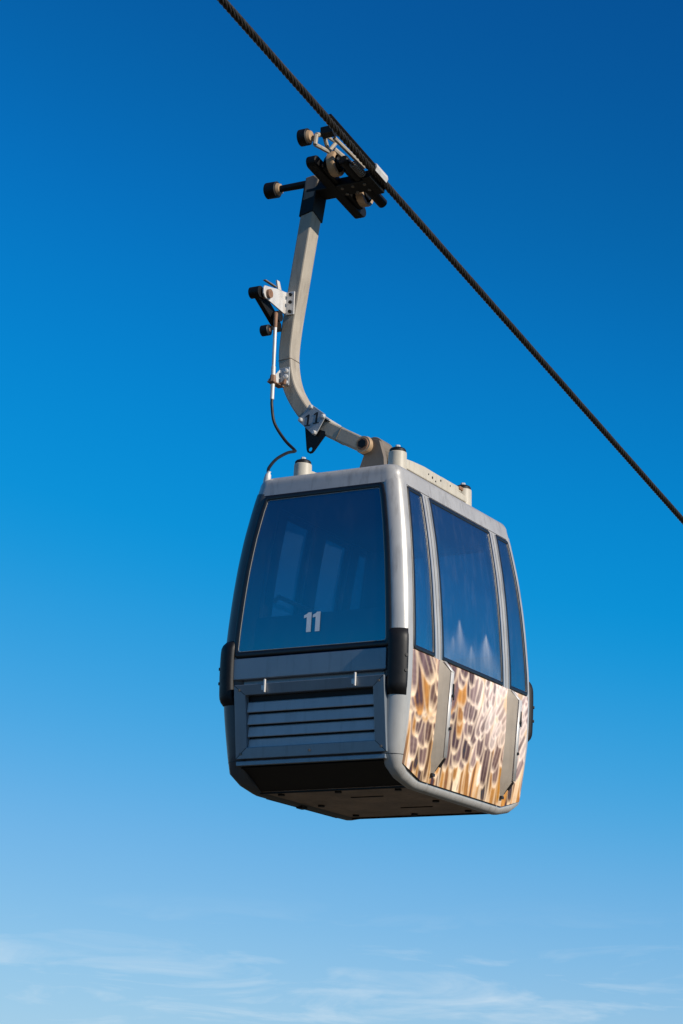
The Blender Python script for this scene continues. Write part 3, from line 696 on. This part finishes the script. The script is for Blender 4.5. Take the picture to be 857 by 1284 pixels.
# number plate with digits, lug below it
pc = Vector((-.614, 0, 2.832)); PYF = -.096
pl = [(-.645, 2.945), (-.625, 2.948), (-.512, 2.862), (-.502, 2.842), (-.578, 2.715), (-.592, 2.705), (-.607, 2.716), (-.722, 2.822), (-.730, 2.842), (-.718, 2.862)]
npo = MA().prism(pl, lambda a, b, d: (a, d, b), PYF, PYF+.010).out('number_plate', PLATE, arm, .002)
def pdigit(ox, oz):
    return [(a-(b-oz)*-.10, b) for a, b in digit_one(ox, oz, .088, .050, 0, True)]
for ox, oz in ((-.655, 2.785), (-.583, 2.795)):
    o = decal(pdigit(ox, oz), lambda a, b: Vector((a, PYF-.0015, b))-A0, INK, 'digit', npo)
for bx_, bz_ in ((-.628, 2.928), (-.520, 2.842), (-.590, 2.725), (-.712, 2.838)):
    MA().rings([(bx_, PYF, bz_), (bx_, PYF-.016, bz_), (bx_, PYF-.022, bz_)], [.017, .017, .010], 8).out('bolt', GALV, npo)
lug = [(-.690, 2.80), (-.515, 2.735), (-.515, 2.705), (-.600, 2.600), (-.618, 2.583), (-.640, 2.580), (-.660, 2.592), (-.668, 2.615)]
bm = bmesh.new(); hc = (-.636, 2.612)
hl = [(hc[0]+.017*math.cos(2*math.pi*k/14), hc[1]+.017*math.sin(2*math.pi*k/14)) for k in range(14)]
for lp in (lug, hl):
    vs_ = [bm.verts.new(Vector((a, -.066, b))-A0) for a, b in lp]
    for i in range(len(vs_)): bm.edges.new((vs_[i], vs_[(i+1) % len(vs_)]))
bmesh.ops.triangle_fill(bm, use_beauty=True, use_dissolve=False, edges=bm.edges[:])
me = bpy.data.meshes.new('lifting_lug'); bm.to_mesh(me); bm.free(); me.materials.append(DARK)
lgo = bpy.data.objects.new('lifting_lug', me); col.objects.link(lgo); lgo.parent = arm
_m = lgo.modifiers.new('solid', 'SOLIDIFY'); _m.thickness = .012; _m.offset = 0
cl = MA()
for s in (-.055, .05):
    cl.box((-.012, -.085, -.010), (.012, .085, .010), Matrix.Rotation(R(35), 3, 'Y'), (-.575+s*1.3, 0, 2.87-s*1.0))
cl.out('clamp_strap', DARK, arm, .002)
MA().box((-.075, -.09, -.006), (.075, .09, .006), Matrix.Rotation(R(34), 3, 'Y'), (-.535, 0, 2.852)).out('clamp_top', GALV, arm, .002)

# ------------------------------------------------------------------ haul cable
AL = math.atan(.1713)
CO = Vector((-.164, 0, 4.70)); U = Vector((0, math.cos(AL), -math.sin(AL))); NN = Vector((0, math.sin(AL), math.cos(AL))); V = Vector((-1, 0, 0))
rope = empty('haul_cable', CO, 'thick black twisted steel wire haul rope running diagonally across the sky', 'cable')
rope.rotation_mode = 'QUATERNION'; rope.rotation_quaternion = Matrix((V.cross(NN)*0+Vector((1, 0, 0)), NN.cross(U)*0+U.cross(Vector((1, 0, 0))), U)).transposed().to_quaternion()
LAY, H_, SR = .30, .0190, .0108
u0, u1 = -30.0, 44.0; seg = 9
ks = int((u1-u0)/LAY*seg); pts = []
for k in range(ks+1):
    u = u0+(u1-u0)*k/ks; a = 2*math.pi*u/LAY; pts.append(Vector((H_*math.cos(a), H_*math.sin(a), u)))
strand = MB().rings(pts, SR, 6).out('strand', ROPE, rope, sharp=80)
for k in range(1, 6):
    c = strand.copy(); col.objects.link(c); c.parent = rope; c.rotation_euler = (0, 0, 2*math.pi*k/6)
MB().cyl((0, 0, u0), (0, 0, u1), .012, n=6).out('core', ROPE, rope)

# ------------------------------------------------------------------ cable grip
grip = empty('cable_grip', CO+V*.376, 'black greasy detachable grip with tan rollers clamped on the haul rope', 'cable grip')
G0 = grip.location.copy()
def G(u, v_, n_): return CO+U*u+V*v_+NN*n_-G0
class MG(MB):
    def gbox(s, lo, hi):
        b = MB().box(lo, hi); return s.add([G(*p) for p in b.v], b.f)
    def gr(s, pts, rads, n=20): return s.rings([G(*p) for p in pts], rads, n)
# long running plate, rounded ends
def capsule(h, r, n=10):
    P = [(h*1.0+r*math.cos(R(-90+180*k/n)), r*math.sin(R(-90+180*k/n))) for k in range(n+1)]
    return P+[(-h+r*math.cos(R(90+180*k/n)), r*math.sin(R(90+180*k/n))) for k in range(n+1)]
MG().prism(capsule(.365, .047), lambda a, b, d: G(a, d, b-.005), .335, .415).out('running_plate', DARK, grip, .008)
MG().gbox((-.075, .40, -.05), (.075, .60, .055)).out('arm_link', DARK, grip, .01)
MG().gbox((-.085, .03, -.058), (.055, .34, .020)).out('grip_body', DARK, grip, .012)
MG().gbox((-.30, .300, -.035), (.30, .340, .02)).out('axle_beam', DARK, grip, .008)
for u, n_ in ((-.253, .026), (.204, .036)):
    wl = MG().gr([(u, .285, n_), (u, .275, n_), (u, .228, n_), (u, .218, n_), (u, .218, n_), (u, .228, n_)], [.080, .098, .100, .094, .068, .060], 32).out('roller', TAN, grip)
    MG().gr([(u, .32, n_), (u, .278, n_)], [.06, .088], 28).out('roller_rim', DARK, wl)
    MG().gr([(u, .230, n_), (u, .212, n_), (u, .205, n_)], [.052, .050, .030], 24).out('hub_shade_cap', DARK, wl)  # dark cap also stands in for the rope's shadow across the wheel
    MG().gr([(u, .206, n_), (u, .190, n_)], .022, 6).out('hub_nut', SADDLE, wl)
for ua, ub_ in ((-.34, -.09), (.06, .30)):
    MG().gr([(ua, .135, -.012), (ua+.012, .135, -.012), (ub_, .135, -.012)], [.030, .040, .040], 18).out('spring_housing', DARK, grip)
MG().gbox((-.20, .165, -.02), (-.05, .205, .06)).out('toggle_link', DARK, grip, .006)
# end roller and lever casting on the uphill side
er = MG().gr([(-.625, .345, .034), (-.625, .34, .034), (-.625, .275, .034), (-.625, .27, .034)], [.050, .063, .063, .052], 28).out('end_roller', DARK, grip)
MG().gr([(-.625, .272, .034), (-.625, .250, .034)], [.050, .040], 28).out('roller_face', TAN, er)
lat = MG()
KP = {'a': (-.615, .215, .044), 'b': (-.614, .215, -.04), 'c': (-.423, .215, .018), 'd': (-.335, .215, .155), 'e': (-.515, .215, .108), 'f': (-.05, .16, .10)}
for a, b, r in (('a', 'b', .017), ('b', 'c', .016), ('c', 'e', .016), ('e', 'd', .012), ('d', 'c', .015), ('e', 'a', .018)):
    lat.gr([KP[a], KP[b]], r, 8)
lat.out('lever_casting', ARM, grip)
MG().gr([(-.55, .20, .10), (-.55, .10, .10)], .050, 6).out('hex_cap', DARK, grip)
MG().gr([(-.50, .13, .07), (-.10, .09, .055)], .016, 8).out('tie_bar', ARM, grip)
MG().gr([(-.33, .23, .10), (-.05, .11, .02)], .020, 8).out('tie_bar', ARM, grip)
sp = []
for k in range(0, 97): a_ = 2*math.pi*k/12; sp.append((-.13-.16*k/96, .075+.026*math.cos(a_), -.030+.026*math.sin(a_)))
MG().gr(sp, .0065, 6).out('coil_spring', SADDLE, grip)
for u_ in (-.30, -.15, .15, .30): MG().gr([(u_, .33, -.005), (u_, .322, -.005)], .017, 6).out('bolt', SADDLE, grip)
for u_, n_ in ((-.05, -.062), (.03, -.062)):
    for v_ in (.10, .20, .29): MG().gr([(u_, v_, n_+.006), (u_, v_, n_-.004)], .013, 6).out('bolt', SADDLE, grip)
# jaws over the rope
MG().prism([(-.020, .0), (-.040, .022), (-.028, .038), (.000, .036), (.008, .026)], lambda a, b, d: G(d, a, b), -.83, -.15).out('upper_jaw', DARK, grip, .004)
MG().gbox((-.12, .018, -.055), (.12, .09, .01)).out('lower_jaw', DARK, grip, .006)
MG().prism([(.012, .030), (-.010, .052), (-.038, .040), (-.048, .008), (-.036, -.022), (-.030, -.018), (-.034, .006), (-.024, .030), (-.005, .036)], lambda a, b, d: G(d, a, b), -.14, .04).out('jaw_sleeve', GALV, grip, .002)
MG().gr([(.10, .12, .004), (.10, .055, .004)], [.036, .036], 16).out('small_roller', DARK, grip)
MG().gr([(-.03, .15, .02), (-.03, .08, .03)], [.03, .03], 12).out('small_roller', TAN, grip)
